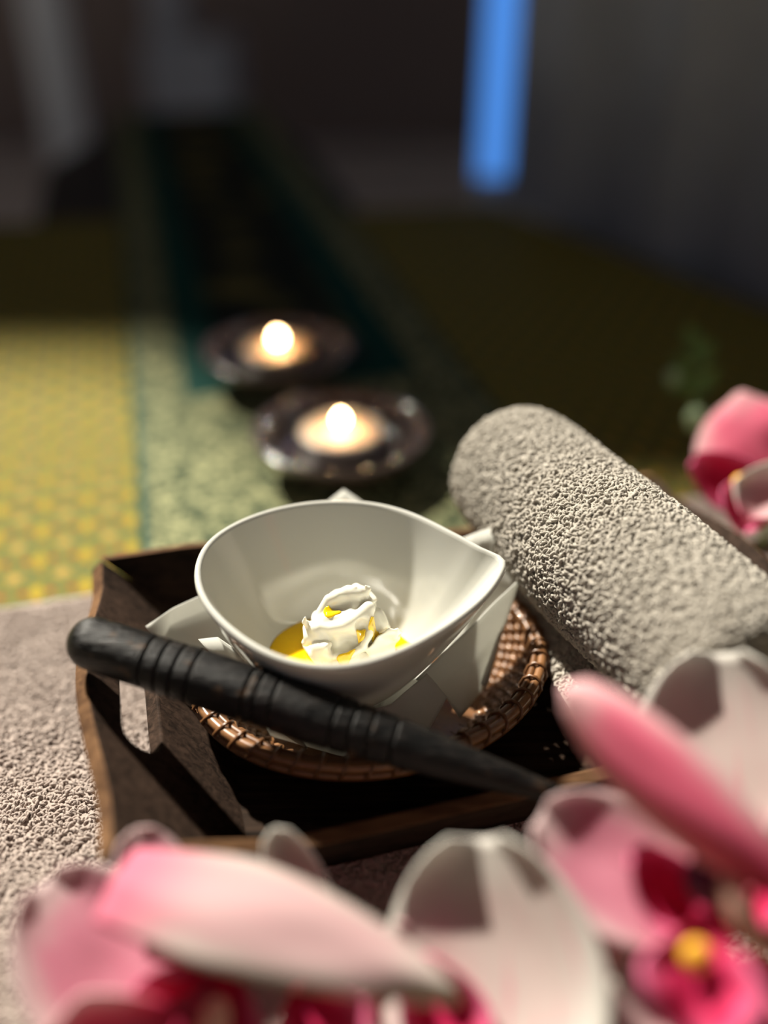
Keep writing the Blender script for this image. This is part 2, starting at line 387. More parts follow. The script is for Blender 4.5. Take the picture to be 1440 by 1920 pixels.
# ------------------------------------------------------------------ wooden tray
LT = .235; WD = .135; RISE = .036; Z0 = .014; FX = .036; FY = .012; TH = .0064
tray = empty('wooden_tray', T(LT/2, -WD/2, .0062), 'dark wooden tray with flared sides and slotted end handles', 'tray')
part('base_board', prism('base_board', [T(*p, 0)[:2] for p in ((FX-.002, -FY+.002), (FX-.002, -WD+FY-.002), (LT-FX+.002, -WD+FY-.002), (LT-FX+.002, -FY+.002))], .0064, Z0, .0008), M['tray_floor'], tray)
sl_ = math.hypot(FX, RISE)
def end_panel(mirror):
    n = 24; top = []
    for i in range(n+1):
        s = -WD*i/n; k = i/n; bul = math.sin(math.pi*min(1, max(0, (k-.12)/.76)))**1.4 if .12 < k < .88 else 0
        top.append((s, sl_+.0075*bul))
    out = [(-FY+.0035, -.001)]+top+[(-WD+FY-.0035, -.001)]
    t0, t1, s0, s1 = (sl_-.0205), (sl_-.0055), -.093, -.040
    r = (t1-t0)/2; h = []
    for k in range(13): a = math.pi/2+math.pi*k/12; h.append((s0+r+r*math.cos(a), (t0+t1)/2+r*math.sin(a)))
    for k in range(13): a = -math.pi/2+math.pi*k/12; h.append((s1-r+r*math.cos(a), (t0+t1)/2+r*math.sin(a)))
    cs, sn = FX/sl_, RISE/sl_
    def fr_(a, b, hh):
        hh = hh-TH/2                       # inner face at h = 0, board goes outward
        X = FX-b*cs+hh*sn; z = Z0+b*sn+hh*cs
        if mirror: X = LT-X
        return T(X, a, z)
    return plate('end_panel', out, [h], fr_, TH, .0007)
part('end_panel', end_panel(False), M['trayend'], tray); part('end_panel', end_panel(True), M['trayend'], tray)
sy = math.hypot(FY, RISE)
def side_panel(front):
    n = 30; top = []
    for i in range(n+1):
        X = LT*i/n; d = min(X, LT-X); k = min(1, max(0, (d-.006)/.05)); k = k*k*(3-2*k)
        k2 = min(1, max(0, (d-.035)/.035)); k2 = k2*k2*(3-2*k2)
        zz = .047-.017*k if front else .050-.011*k2
        top.append((X, (zz-Z0)/RISE*sy))
    out = [(FX, 0)]+top+[(LT-FX, 0)]
    def fr_(a, b, hh):
        hh = hh-.0025
        Y = -FY+b*FY/sy-hh*RISE/sy; z = Z0+b*RISE/sy+hh*FY/sy
        if front: Y = -WD-Y
        return T(a, Y, z)
    return plate('side_panel', out, [], fr_, .005, .0007)
part('side_panel', side_panel(True), M['tray'], tray); part('side_panel', side_panel(False), M['tray'], tray)

for o in list(tray.children):              # bare worn wood along the board edges
    if o.name.startswith(('end_panel', 'side_panel')):
        o.data.materials.append(M['edge']); big = max(o.data.polygons, key=lambda p: p.area).normal
        for p in o.data.polygons:
            if abs(p.normal.dot(big)) < .6 and p.normal.z > .25 and (p.center.z+.0062 > .0425 or o.name.startswith('side')): p.material_index = 1
# ------------------------------------------------------------------ rattan basket
BC = T(.0895, -.0625, Z0); RXb, RYb = .0625, .0525
bk = empty('rattan_basket', BC, 'small round brown rattan basket holding the napkin and bowl', 'basket')
bk.rotation_euler = (0, 0, TA)
def bring(fr_, z, wobf=None, n=192, dz=0, ph=0):
    q = []
    for k in range(n):
        a = 2*math.pi*k/n; w_ = wobf(a) if wobf else 0
        q.append(((RXb*fr_+w_)*math.cos(a), (RYb*fr_+w_)*math.sin(a), z))
    return q
NS = 49
ROWS = 11
for r in range(ROWS):
    k = r/(ROWS-1); fr_ = .705+.262*k**.85; z = .0030+.0175*k**1.3
    me = tube('weaver', bring(fr_, z, lambda a, r=r: .0013*math.sin(a*NS+math.pi*r), 343), .00132, 6, True)
    obj('weaver', me, M['rattan'] if r % 3 else M['rattan2'], bk)
for k in range(NS*1):
    a = 2*math.pi*(k+.5)/NS
    q = []
    for t in np.linspace(0, 1, 6):
        fr_ = .62+.37*t; z = .0015+.0195*max(0, (t-.25)/.75)**1.5
        q.append((RXb*fr_*math.cos(a), RYb*fr_*math.sin(a), z))
    obj('stake', tube('stake', q, .0009, 5), M['rattan'], bk)
obj('rim', tube('rim', bring(1.0, .0215), .0019, 8, True), M['rattan2'], bk)
obj('rim', tube('rim', bring(.955, .0218), .0013, 8, True), M['rattan'], bk)
obj('rim', tube('rim', bring(1.012, .0182), .0015, 8, True), M['rattan2'], bk)
for k in range(NS):
    a = 2*math.pi*k/NS; ca, sa = math.cos(a), math.sin(a); q = []
    for i in range(10):
        t = 2*math.pi*i/10; rr_ = -.0012+.0037*math.cos(t); zz = .0204+.0036*math.sin(t); aa = a+.030*math.sin(t)
        q.append(((RXb+rr_)*math.cos(aa), (RYb+rr_)*math.sin(aa), zz))
    obj('lashing', tube('lashing', q, .00062, 5, True), M['rattan'], bk)
v = [(0, 0, .0022)]+[(RXb*.72*math.cos(2*math.pi*k/48), RYb*.72*math.sin(2*math.pi*k/48), .0022) for k in range(48)]
v += [(x, y, .0004) for x, y, z in v]
f = [(0, 1+k, 1+(k+1) % 48) for k in range(48)]+[(49, 50+(k+1) % 48, 50+k) for k in range(48)]+[(1+k, 50+k, 50+(k+1) % 48, 1+(k+1) % 48) for k in range(48)]
obj('woven_base', mesh('woven_base', v, f, False), M['rattan'], bk)

# ------------------------------------------------------------------ porcelain bowl
rim_px = [(378,1090),(381,1050),(396,1022),(430,998),(480,975),(545,957),(620,949),(695,952),(770,972),(830,1003),(882,1031),(924,1044),(938,1060),(930,1085),(900,1118),(855,1154),(800,1189),(740,1219),(680,1239),(620,1247),(560,1240),(500,1218),(450,1185),(410,1148),(388,1120)]
BCx, BCy = -.0160, .2420; ZB = .0398
def rim_z(y): return .0732+.13*(y-.2415)
rp = []
for p in rim_px:
    z = .0732
    for _ in range(8): q = P(*p, z); z = rim_z(q[1])
    rp.append(q)
rp = np.array(rp); ang = np.arctan2(rp[:, 1]-BCy, rp[:, 0]-BCx); rad = np.hypot(rp[:, 1]-BCy, rp[:, 0]-BCx); od = np.argsort(ang); ang, rad = ang[od], rad[od]
NB = 128
th = np.linspace(-math.pi, math.pi, NB, endpoint=False)
ae = np.concatenate([ang-2*math.pi, ang, ang+2*math.pi]); re_ = np.concatenate([rad]*3)
Rr = np.interp(th, ae, re_)
K = np.array([1, 3, 5, 6, 5, 3, 1.]); K /= K.sum()
Rs = Rr.copy()
for _ in range(3): Rs = sum(K[i]*np.roll(Rs, i-3) for i in range(7))
tipw = np.exp(-((th-th[np.argmax(Rr)])/.16)**2); Rr = Rr*tipw+Rs*(1-tipw)
RB0 = .0178
def bowl_pt(k, fct, off=0.0, dz=0.0):
    a = th[k]; R = RB0+(Rr[k]-RB0)*fct+off; x = BCx+R*math.cos(a); y = BCy+R*math.sin(a)
    xr = BCx+Rr[k]*math.cos(a); zr = rim_z(BCy+Rr[k]*math.sin(a))+.0022*tipw[k]*0
    return (x, y, ZB+(zr-ZB)*fct**1.75+dz)
rows = []
for r in (.02, .5, .85): rows.append([(BCx+RB0*r*math.cos(a), BCy+RB0*r*math.sin(a), ZB) for a in th])
for fct in np.linspace(0, 1, 22): rows.append([bowl_pt(k, max(fct, 1e-6)) for k in range(NB)])
for t in (45, 90, 135): rows.append([bowl_pt(k, 1, .0013*(1-math.cos(math.radians(t))), .0013*math.sin(math.radians(t))) for k in range(NB)])
for fct in np.linspace(1, 0, 20): rows.append([bowl_pt(k, max(fct, 1e-6), .0026, -.0032*(1-fct)) for k in range(NB)])
for rr_, z in ((RB0*.98, ZB-.008), (RB0*.92, ZB-.0156), (RB0*.86, ZB-.0160), (RB0*.80, ZB-.012), (RB0*.02, ZB-.012)): rows.append([(BCx+rr_*math.cos(a), BCy+rr_*math.sin(a), z) for a in th])
v = [p for r in rows for p in r]; f = []
for i in range(len(rows)-1):
    for k in range(NB): f.append((i*NB+k, i*NB+(k+1) % NB, (i+1)*NB+(k+1) % NB, (i+1)*NB+k))
f.append(tuple(range(NB))); f.append(tuple(range((len(rows)-1)*NB, len(rows)*NB))[::-1])
bowl = obj('porcelain_bowl', fix_normals(mesh('porcelain_bowl', v, f)), M['porcelain'])
tag(bowl, 'white porcelain bowl with a pointed spout, holding cream and oil', 'bowl')
# oil pool
OZ = ZB+.0030
fo = ((OZ-ZB)/.0335)**(1/1.75)
rows = [[(BCx+(RB0+(Rr[k]-RB0)*fo)*s*math.cos(th[k]), BCy+(RB0+(Rr[k]-RB0)*fo)*s*math.sin(th[k]), OZ+dz) for k in range(NB)] for s, dz in ((.02, 0), (.6, 0), (.95, 0), (.995, -.0002), (.93, -.0022), (.02, -.0024))]
v = [p for r in rows for p in r]; f = []
for i in range(len(rows)-1):
    for k in range(NB): f.append((i*NB+k, i*NB+(k+1) % NB, (i+1)*NB+(k+1) % NB, (i+1)*NB+k))
f.append(tuple(range(NB))); f.append(tuple(range((len(rows)-1)*NB, len(rows)*NB))[::-1])
tag(obj('massage_oil', fix_normals(mesh('massage_oil', v, f)), M['oil']), 'shallow pool of amber yellow oil around the cream', 'oil')

# ------------------------------------------------------------------ dollop of cream (distance field, surface nets)
def surface_nets(D, org, h):
    nx, ny, nz = D.shape; S = D < 0
    c8 = [(i, j, k) for i in (0, 1) for j in (0, 1) for k in (0, 1)]
    cnt = sum(S[i:nx-1+i, j:ny-1+j, k:nz-1+k].astype(int) for i, j, k in c8); act = (cnt > 0) & (cnt < 8)
    acc = np.zeros((nx-1, ny-1, nz-1, 3)); num = np.zeros((nx-1, ny-1, nz-1))
    for a in c8:
        for ax in range(3):
            if a[ax]: continue
            b = list(a); b[ax] = 1
            d0 = D[a[0]:nx-1+a[0], a[1]:ny-1+a[1], a[2]:nz-1+a[2]]; d1 = D[b[0]:nx-1+b[0], b[1]:ny-1+b[1], b[2]:nz-1+b[2]]
            x = (d0 < 0) != (d1 < 0); t = np.where(x, d0/np.where(x, d0-d1, 1), 0)
            for q in range(3): acc[..., q] += np.where(x, a[q]+(t if q == ax else 0), 0)
            num += x
    ids = -np.ones(act.shape, int); I = np.argwhere(act); ids[act] = np.arange(len(I))
    V = (I+acc[act]/num[act][:, None])*h+org; Fc = []
    for ax in range(3):
        o1, o2 = [(1, 2), (2, 0), (0, 1)][ax]
        A = [slice(1, -1)]*3; A[ax] = slice(0, -1); Bq = [slice(1, -1)]*3; Bq[ax] = slice(1, None)
        s0, s1 = S[tuple(A)], S[tuple(Bq)]; E_ = np.argwhere(s0 != s1); off = np.ones(3, int); off[ax] = 0
        for e in E_:
            g = e+off; fl = s0[tuple(e)]
            u_ = np.zeros(3, int); u_[o1] = 1; v_ = np.zeros(3, int); v_[o2] = 1
            q = [ids[tuple(g-u_-v_)], ids[tuple(g-v_)], ids[tuple(g)], ids[tuple(g-u_)]]
            Fc.append(q if fl else q[::-1])
    return V, Fc
H = .34
gx, gy, gz = np.mgrid[-20:21:H, -18:17:H, -1:27:H]
wx = gx+.8*np.sin(gz*.55+gy*.3)+.35*np.sin(gz*1.3+gx*.5); wy = gy+.7*np.sin(gx*.5+gz*.4); wz = gz+.6*np.sin(gx*.45-gy*.5)+.25*np.sin(gx*1.2+gy*.9)
def ell(c, r, R=None, raw=False):
    X = np.stack([(gx if raw else wx)-c[0], (gy if raw else wy)-c[1], (gz if raw else wz)-c[2]], -1)
    if R is not None: X = X@np.array(R)
    k0 = np.sqrt(((X/np.array(r))**2).sum(-1)); k1 = np.sqrt(((X/np.array(r)**2)**2).sum(-1)); return k0*(k0-1)/np.maximum(k1, 1e-6)
def rot(ax, d): return np.array(Matrix.Rotation(math.radians(d), 3, ax))
def su(a, b, k): h = np.clip(.5+.5*(b-a)/k, 0, 1); return b*(1-h)+a*h-k*h*(1-h)
def sd(a, b, k): return -su(-a, b, k)          # carve b out of a
def caps(pts_, r0, r1):
    out = None; n = len(pts_)-1
    for i in range(n):
        a, b = np.array(pts_[i], float), np.array(pts_[i+1], float); X = np.stack([gx, gy, gz], -1)
        t = np.clip(((X-a)@(b-a))/((b-a)@(b-a)), 0, 1); rr_ = r0+(r1-r0)*(i+t)/n
        d = np.linalg.norm(X-a-t[..., None]*(b-a), axis=-1)-rr_; out = d if out is None else np.minimum(out, d)
    return out
D = su(ell((0, 2, 7), (12.5, 10.5, 11)), ell((0, 0, 1.5), (15, 12.5, 5)), 3)
D = su(D, ell((1.5, 4, 16.5), (8.5, 6.5, 6)), 2.5)
D = su(D, ell((-10.8, -4.5, 10.8), (5.2, 4.6, 4.4)), 1.0)
D = su(D, ell((-8.6, -9.8, 6.5), (4.0, 3.8, 6.0), rot('Y', 14)), .5)
D = su(D, ell((2, -8, 3), (11, 5, 5)), 1.5)
D = su(D, ell((9.5, 0, 10), (5.0, 5.5, 5.5)), 1.5)
D = sd(D, ell((-.6, -13.2, 11.6), (6.6, 6.6, 4.4), rot('Y', 22)), .6)
D = su(D, caps([(7.5, -5.0, 17.5), (7.6, -8.3, 13), (5.2, -10.6, 9.2), (1, -11.6, 7.0), (-4, -11.3, 6.4)], 1.5, 1.2), .7)
D = su(D, caps([(-9.0, -6.0, 14.6), (-5.5, -7.0, 14.6), (-1, -7.0, 15.4), (3, -5.8, 17.2), (7.5, -2.6, 19.2)], 1.5, 2.4), 1.6)
D = su(D, ell((-.5, -1.2, 13.2), (9.8, 7.2, 5.6)), 1.5)
D = sd(D, ell((-3.0, -2.6, 21.2), (6.6, 4.0, 3.4), rot('Y', -14), True), .8)
D = su(D, caps([(-9, 0, 15.5), (-6, 2, 19.5), (0, 3, 21.6), (5, 2.5, 22.0)], 1.9, 2.4), 1.4)
D = sd(D, ell((5.2, -8.3, 16.4), (2.5, 2.4, 2.5), None, True), .4)
D = su(D, np.minimum(ell((12.8, -7.5, 7.0), (7.0, 1.2, 6.5), rot('Z', 34)@rot('Y', -30)), ell((7.5, -10.5, 2.5), (6.5, 3.0, 3.4), rot('Z', 25))), 1.0)
D = sd(D, caps([(6.5, -9.0, 10.5), (9.5, -7.5, 9.5), (14, -3.5, 9.5)], 1.3, 1.6), .6)
D = su(D, caps([(-12.5, -4, 13.5), (-14.5, -4.5, 15.6), (-14.2, -4.5, 17.4)], 1.5, .45), .6)
D = su(D, caps([(6, 2.5, 21.5), (7.5, 2, 23.8), (6.6, 2, 25.0)], 1.8, .4), .6)
D = su(D, caps([(1, 3, 22), (3.2, 2.5, 24.2)], 1.4, .5), .6)
D = su(D, caps([(16.3, -5.6, 9.5), (17.4, -6, 13.0)], 1.2, .4), .8)
for k in range(5):                                     # drag marks
    D = sd(D, caps([(-13+k*1.3, -13.6+.2*k, 6.8-k*.4), (-9.6+k*.8, -14.2, 1.0)], .30, .30), .4)
D = np.maximum(D, -(gz+.2))
V, Fc = surface_nets(D, np.array([-20., -18., -1.]), H)
Vr = V.copy(); V = V*.00098
CA = math.radians(2); ca_, sa_ = math.cos(CA), math.sin(CA)
V = np.stack([V[:, 0]*ca_-V[:, 1]*sa_+BCx+.0034, V[:, 0]*sa_+V[:, 1]*ca_+BCy+.0048, V[:, 2]*1.06+OZ-.0006], 1)
cream = empty('cream_dollop', (BCx+.0034, BCy+.0048, OZ), 'swirled dollop of thick white cream in the bowl', 'cream')
cm_ = part('cream_body', fix_normals(mesh('cream_body', V, Fc)), M['cream'], cream)
sm_ = cm_.modifiers.new('smooth', 'SMOOTH'); sm_.factor = .5; sm_.iterations = 1
def drop(name, cx, cy, r, rz=0, zlim=99):
    """thin pool of oil lying in a hollow of the cream: its rim follows the cream's surface"""
    X = (Vr[:, 0], Vr[:, 1], Vr[:, 2])
    def surf(x, y):
        m = (np.hypot(X[0]-x, X[1]-y) < .6) & (X[2] < zlim); return X[2][m].max() if m.any() else None
    rings = []; n = 20
    for q, lift in ((.05, .35), (.5, .32), (.85, .22), (1.0, -.1), (1.0, -.9), (.05, -.9)):
        ring = []
        for k in range(n):
            a = 2*math.pi*k/n; w_ = 1+.18*math.sin(3*a+cx); x = q*w_*r[0]*math.cos(a); y = q*w_*r[1]*math.sin(a)
            x, y = cx+x*math.cos(rz)-y*math.sin(rz), cy+x*math.sin(rz)+y*math.cos(rz)
            z = surf(x, y); z = surf(cx, cy) if z is None else z
            ring.append((x*.00098+BCx+.0034, y*.00098+BCy+.0048, (z+lift)*.00098*1.06+OZ-.0006))
        rings += ring
    f = [(i*n+k, i*n+(k+1) % n, (i+1)*n+(k+1) % n, (i+1)*n+k) for i in range(5) for k in range(n)]+[tuple(range(n)), tuple(range(5*n, 6*n))]
    part(name, fix_normals(mesh(name, rings, f)), M['oil2'], cream)
drop('oil_drop', -5.2, -2.8, (3.0, 1.9))
drop('oil_drop', 5.2, -8.6, (1.5, 1.2), 0, 16.2)
drop('oil_drop', 10.0, -6.6, (2.6, 1.1), .5)
drop('oil_drop', 0, -12.6, (3.0, 1.0), .2)

# ------------------------------------------------------------------ folded paper napkin
nap = empty('paper_napkin', (BCx, BCy, .0165), 'white folded paper napkin under the bowl with flaps standing out', 'napkin')
def sheet(name, rows, sub=7, wav=.0004, seed=0):
    R_ = [[np.array(p, float) for p in r] for r in rows]; n, m = len(R_), len(R_[0]); N1 = (n-1)*sub+1; M1 = (m-1)*sub+1; v = []; f = []
    for i in range(N1):
        a = i/sub; i0 = min(int(a), n-2); a -= i0
        for j in range(M1):
            b = j/sub; j0 = min(int(b), m-2); b -= j0
            q = (R_[i0][j0]*(1-a)+R_[i0+1][j0]*a)*(1-b)+(R_[i0][j0+1]*(1-a)+R_[i0+1][j0+1]*a)*b
            q = q+wav*np.array(noise.noise_vector(Vector(q*90+seed))); v.append(q)
    for i in range(N1-1):
        for j in range(M1-1): f.append((i*M1+j, i*M1+j+1, (i+1)*M1+j+1, (i+1)*M1+j))
    o = part(name, mesh(name, v, f), M['napkin'], nap)
    s = o.modifiers.new('paper', 'SOLIDIFY'); s.thickness = .0004; s.offset = 0
    return o
zb = .0205
me = prism('napkin_base', [(BCx+.002+.036*math.cos(a), BCy+.010+.032*math.sin(a)) for a in np.linspace(0, 2*math.pi, 9)[:-1]], .0172, .0236, .0006)
part('napkin_base', me, M['napkin'], nap)
sheet('flap', [[(-.044, .228, .028), (-.046, .245, .028), (-.040, .262, .028)], [P(300, 1215, .042), P(318, 1175, .044), P(400, 1140, .046)], [P(272, 1174, .048), P(325, 1140, .052), P(400, 1105, .054)]], seed=1)
sheet('flap', [[(-.036, .222, .028), (-.033, .220, .028), (-.025, .214, .028)], [P(372, 1198, .052), P(408, 1194, .053), P(455, 1228, .051)]], seed=2)
sheet('flap', [[(-.034, .270, .028), (-.015, .276, .028), (.004, .271, .028)], [P(590, 960, .066), P(645, 917, .070), P(705, 960, .066)]], seed=3)
sheet('flap', [[(.004, .268, .028), (.016, .262, .028), (.026, .252, .028)], [P(845, 1016, .062), P(895, 998, .066), P(942, 984, .068)]], seed=4)
sheet('flap', [[(.020, .256, .028), (.030, .250, .028), (.036, .243, .028)], [P(915, 1060, .056), P(940, 1036, .059), P(979, 1036, .058)]], seed=5)
sheet('flap', [[P(780, 1275, .038), P(885, 1172, .049), P(974, 1085, .056)], [P(810, 1290, .033), P(882, 1240, .036), P(945, 1180, .040)], [P(832, 1300, .030), P(862, 1346, .0245), P(914, 1282, .0245)]], seed=6)
sheet('flap', [[P(640, 1350, .037), P(735, 1318, .040), P(800, 1262, .042)], [P(640, 1375, .032), P(740, 1352, .034), P(818, 1282, .039)], [P(650, 1412, .026), P(790, 1394, .026), P(838, 1306, .034)]], seed=7)

# ------------------------------------------------------------------ massage stick
S0 = P(132, 1192, .0665); S1 = P(1066, 1497, .0415)
ax = S1-S0; LS = np.linalg.norm(ax); ax /= LS; ua = np.cross(ax, [0, 0, 1]); ua /= np.linalg.norm(ua); va = np.cross(ua, ax)
def stick_r(t):
    r = np.interp(t, [0, .25, .5, .62, .75, .88, 1.0], [.0083, .0087, .0087, .0079, .0064, .0044, .0022])
    x = t*LS
    if x < .0085: r *= math.sqrt(max(0, 1-((.0085-x)/.0085)**2.2))
    for g in (.171, .203, .234, .268, .378, .400, .432, .552, .587, .623, .668): r -= .0013*math.exp(-((t-g)/.0020)**2)
    return max(r, .0002)
ts = np.concatenate([np.linspace(0, .05, 14)[:-1], np.linspace(.05, 1, 560), [1.0008]])
v = []; f = []; n = 36
for t in ts:
    c_ = S0+ax*LS*t; r = stick_r(t) if t <= 1 else .0006
    for k in range(n):
        a = 2*math.pi*k/n; q = c_+ax*0
        rr_ = r*(1+.02*noise.noise(Vector((t*9, math.cos(a)*1.4, math.sin(a)*1.4))))
        v.append(q+rr_*(math.cos(a)*ua+math.sin(a)*va))
for i in range(len(ts)-1):
    for k in range(n): f.append((i*n+k, i*n+(k+1) % n, (i+1)*n+(k+1) % n, (i+1)*n+k))
f.append(tuple(range(n))); f.append(tuple(range((len(ts)-1)*n, len(ts)*n))[::-1])
tag(obj('massage_stick', fix_normals(mesh('massage_stick', v, f)), M['stick']), 'black tapered wooden massage stick with ring grooves lying across the tray', 'massage stick')

# ------------------------------------------------------------------ rolled towel
RA = np.array([.0500, .3330, .0670]); RB_ = np.array([.1075, .2010, .0670]); RR = .0283
rax = (RB_-RA)/np.linalg.norm(RB_-RA); RL = np.linalg.norm(RB_-RA); ru = np.array([rax[1], -rax[0], 0]); ru /= np.linalg.norm(ru); rv_ = np.array([0, 0, 1.])
if ru[0] > 0: ru = -ru                                  # ru points to the left of the picture
rt = empty('rolled_towel', (RA+RB_)/2-np.array([0, 0, RR]), 'rolled grey-beige terry towel lying across the right end of the tray', 'towel')
TK = .0046; PT = .0058; turns = 4.1
th_end = -math.pi/2                                     # tail leaves at the bottom
sec = []
nst = int(turns*44)
for i in range(nst+1):
    a = th_end-2*math.pi*turns*(1-i/nst)*1.0; r = RR-TK/2-PT*turns*(1-i/nst); sec.append((r*math.cos(a), r*math.sin(a)))
x0, z0 = sec[-1]
tail = [(x0+s*.037, z0-.0005-.011*s**1.3) for s in (.15, .3, .45, .6, .8, 1.0)]
sec = np.array(sec+tail)
def tail_at(x, z, t): k = .30+.70*t; return (x0+(x-x0)*k, z0+(z-z0)*(.6+.4*k))
def roll_scale(t): return 1-.10*abs(2*t-1)**6-.02*math.sin(t*9)
def roll_pt(x, z, t):
    lump = 1+.03*noise.noise(Vector((x*40, z*40, t*3)))
    k = roll_scale(t)*lump
    return RA+rax*RL*t+ru*x*k+rv_*z*k
nt = 14; v = []; f = []
tn = np.gradient(sec, axis=0); tn /= np.linalg.norm(tn, axis=1)[:, None]; nn = np.stack([tn[:, 1], -tn[:, 0]], 1)
ns = len(sec)
for side in (1, -1):
    for j in range(nt+1):
        t = j/nt; hh = TK/2*(1 if 0 < j < nt else .45)
        for i in range(ns): q = sec[i]+nn[i]*hh*side; q = tail_at(*q, t) if i > nst else q; v.append(roll_pt(q[0], q[1], t))
k2 = (nt+1)*ns
for j in range(nt):
    for i in range(ns-1):
        a, b, c_, d = j*ns+i, j*ns+i+1, (j+1)*ns+i+1, (j+1)*ns+i
        f.append((a, b, c_, d)); f.append((k2+d, k2+c_, k2+b, k2+a))
    for i in (0, ns-1): f.append((j*ns+i, (j+1)*ns+i, k2+(j+1)*ns+i, k2+j*ns+i))
for i in range(ns-1):
    for j in (0, nt): f.append((j*ns+i, j*ns+i+1, k2+j*ns+i+1, k2+j*ns+i))
part('towel_body', fix_normals(mesh('towel_body', v, f)), M['terry2'], rt)
v = []; f = []; na = 56; nt = 40                       # outer skin that carries the loops
for j in range(nt+1):
    t = j/nt
    for i in range(na):
        a = -2.35+2*math.pi*.985*i/na+.2; r = RR+.0002
        e = min(t, 1-t)*RL; r -= .0022*math.exp(-e/.0025)
        v.append(roll_pt(r*math.cos(a), r*math.sin(a), t))
for j in range(nt):
    for i in range(na-1): f.append((j*na+i, j*na+i+1, (j+1)*na+i+1, (j+1)*na+i))
o0 = len(v)
for j in range(nt+1):                                  # upper face of the loose tail
    for i, (x, z) in enumerate(tail): v.append(roll_pt(*tail_at(x, z+TK/2, j/nt), j/nt))
q6 = len(tail)
for j in range(nt):
    for i in range(q6-1): f.append((o0+j*q6+i, o0+(j+1)*q6+i, o0+(j+1)*q6+i+1, o0+j*q6+i+1))
for t, flip in ((1.0, 0), (0.0, 1)):                    # spiral end faces
    o1 = len(v)
    for i in range(nst+1):
        for sg in (-1, 1): q = sec[i]+nn[i]*TK*.42*sg; v.append(roll_pt(q[0], q[1], t)+rax*(.0004 if not flip else -.0004))
    for i in range(nst): q = (o1+2*i, o1+2*i+1, o1+2*i+3, o1+2*i+2); f.append(q[::-1] if flip else q)
mm = mesh('terry_loops', v, f)
ctr = Vector((RA+RB_)/2)
bm = bmesh.new(); bm.from_mesh(mm); bm.normal_update()
A_ = Vector(RA); X_ = Vector(rax)
for fc in bm.faces:
    c_ = fc.calc_center_median(); t_ = (c_-A_).dot(X_)
    want = (c_-(A_+X_*t_))
    if t_ > RL+.0001: want = X_
    elif t_ < -.0001: want = -X_
    elif want.length > RR*1.12: want = Vector((0, 0, 1))
    if fc.normal.dot(want) < 0: fc.normal_flip()
bm.to_mesh(mm); bm.free()
add_pile('terry_loops', mm, rt, M['terry2'], 700000, .00082, .00039, 4)

# ------------------------------------------------------------------ candles
def candle_set(px, py, lab_d, lab_c):
    c_ = P(px, py, .020); c_[2] = .0018
    h = empty('candle_holder', c_, lab_d, 'candle holder', 'candle dishes on the runner')
    prof = [(.001, 0), (.026, 0), (.029, .0015), (.034, .006), (.043, .013), (.0475, .0205), (.0478, .0222), (.0462, .0226), (.0435, .0195), (.036, .0105), (.030, .0075), (.001, .0068)]
    obj('dish', lathe('dish', prof, n=64), M['dish'], h)
    bead = lathe('glint_facet', [(.0022*math.cos(a), .0016*math.sin(a)) for a in np.linspace(-1.5, 1.5, 7)], n=10)  # small mirror beads added to give the dish its glints
    for k in range(14):
        a = 2*math.pi*(k+.3)/14; o = obj('glint_bead', bead, M['bead'], h); o.location = (.0415*math.cos(a), .0415*math.sin(a), .0185)
    t = empty('tealight', (c_[0], c_[1], c_[2]+.0070), lab_c, 'candle', 'lit tealights')
    obj('tin_cup', lathe('tin_cup', [(.001, 0), (.0225, 0), (.0232, .0145), (.0229, .0150), (.0222, .0140), (.0222, .0008), (.001, .0008)], n=48), M['cup'], t)
    obj('wax', lathe('wax', [(.001, .0009), (.0219, .0009), (.0219, .0136), (.018, .0140), (.001, .0140)], n=48), M['wax'], t)
    obj('wick', tube('wick', [(0, 0, .0135), (.0003, 0, .0165), (.0010, 0, .0185)], .0007, 6), M['wick'], t)
    fp = [(.0003, .0165), (.0020, .0174), (.0031, .0190), (.0034, .0206), (.0030, .0220), (.0019, .0236), (.0008, .0248), (.0002, .0254)]
    obj('flame', lathe('flame', fp, n=16), M['flame'], t)
candle_set(640, 815, 'dark glass dish of the nearer candle, just behind the bowl', 'lit tealight in the nearer dark dish, just behind the bowl')
candle_set(522, 660, 'dark glass dish of the farther candle on the green runner', 'lit tealight in the farther dark dish')

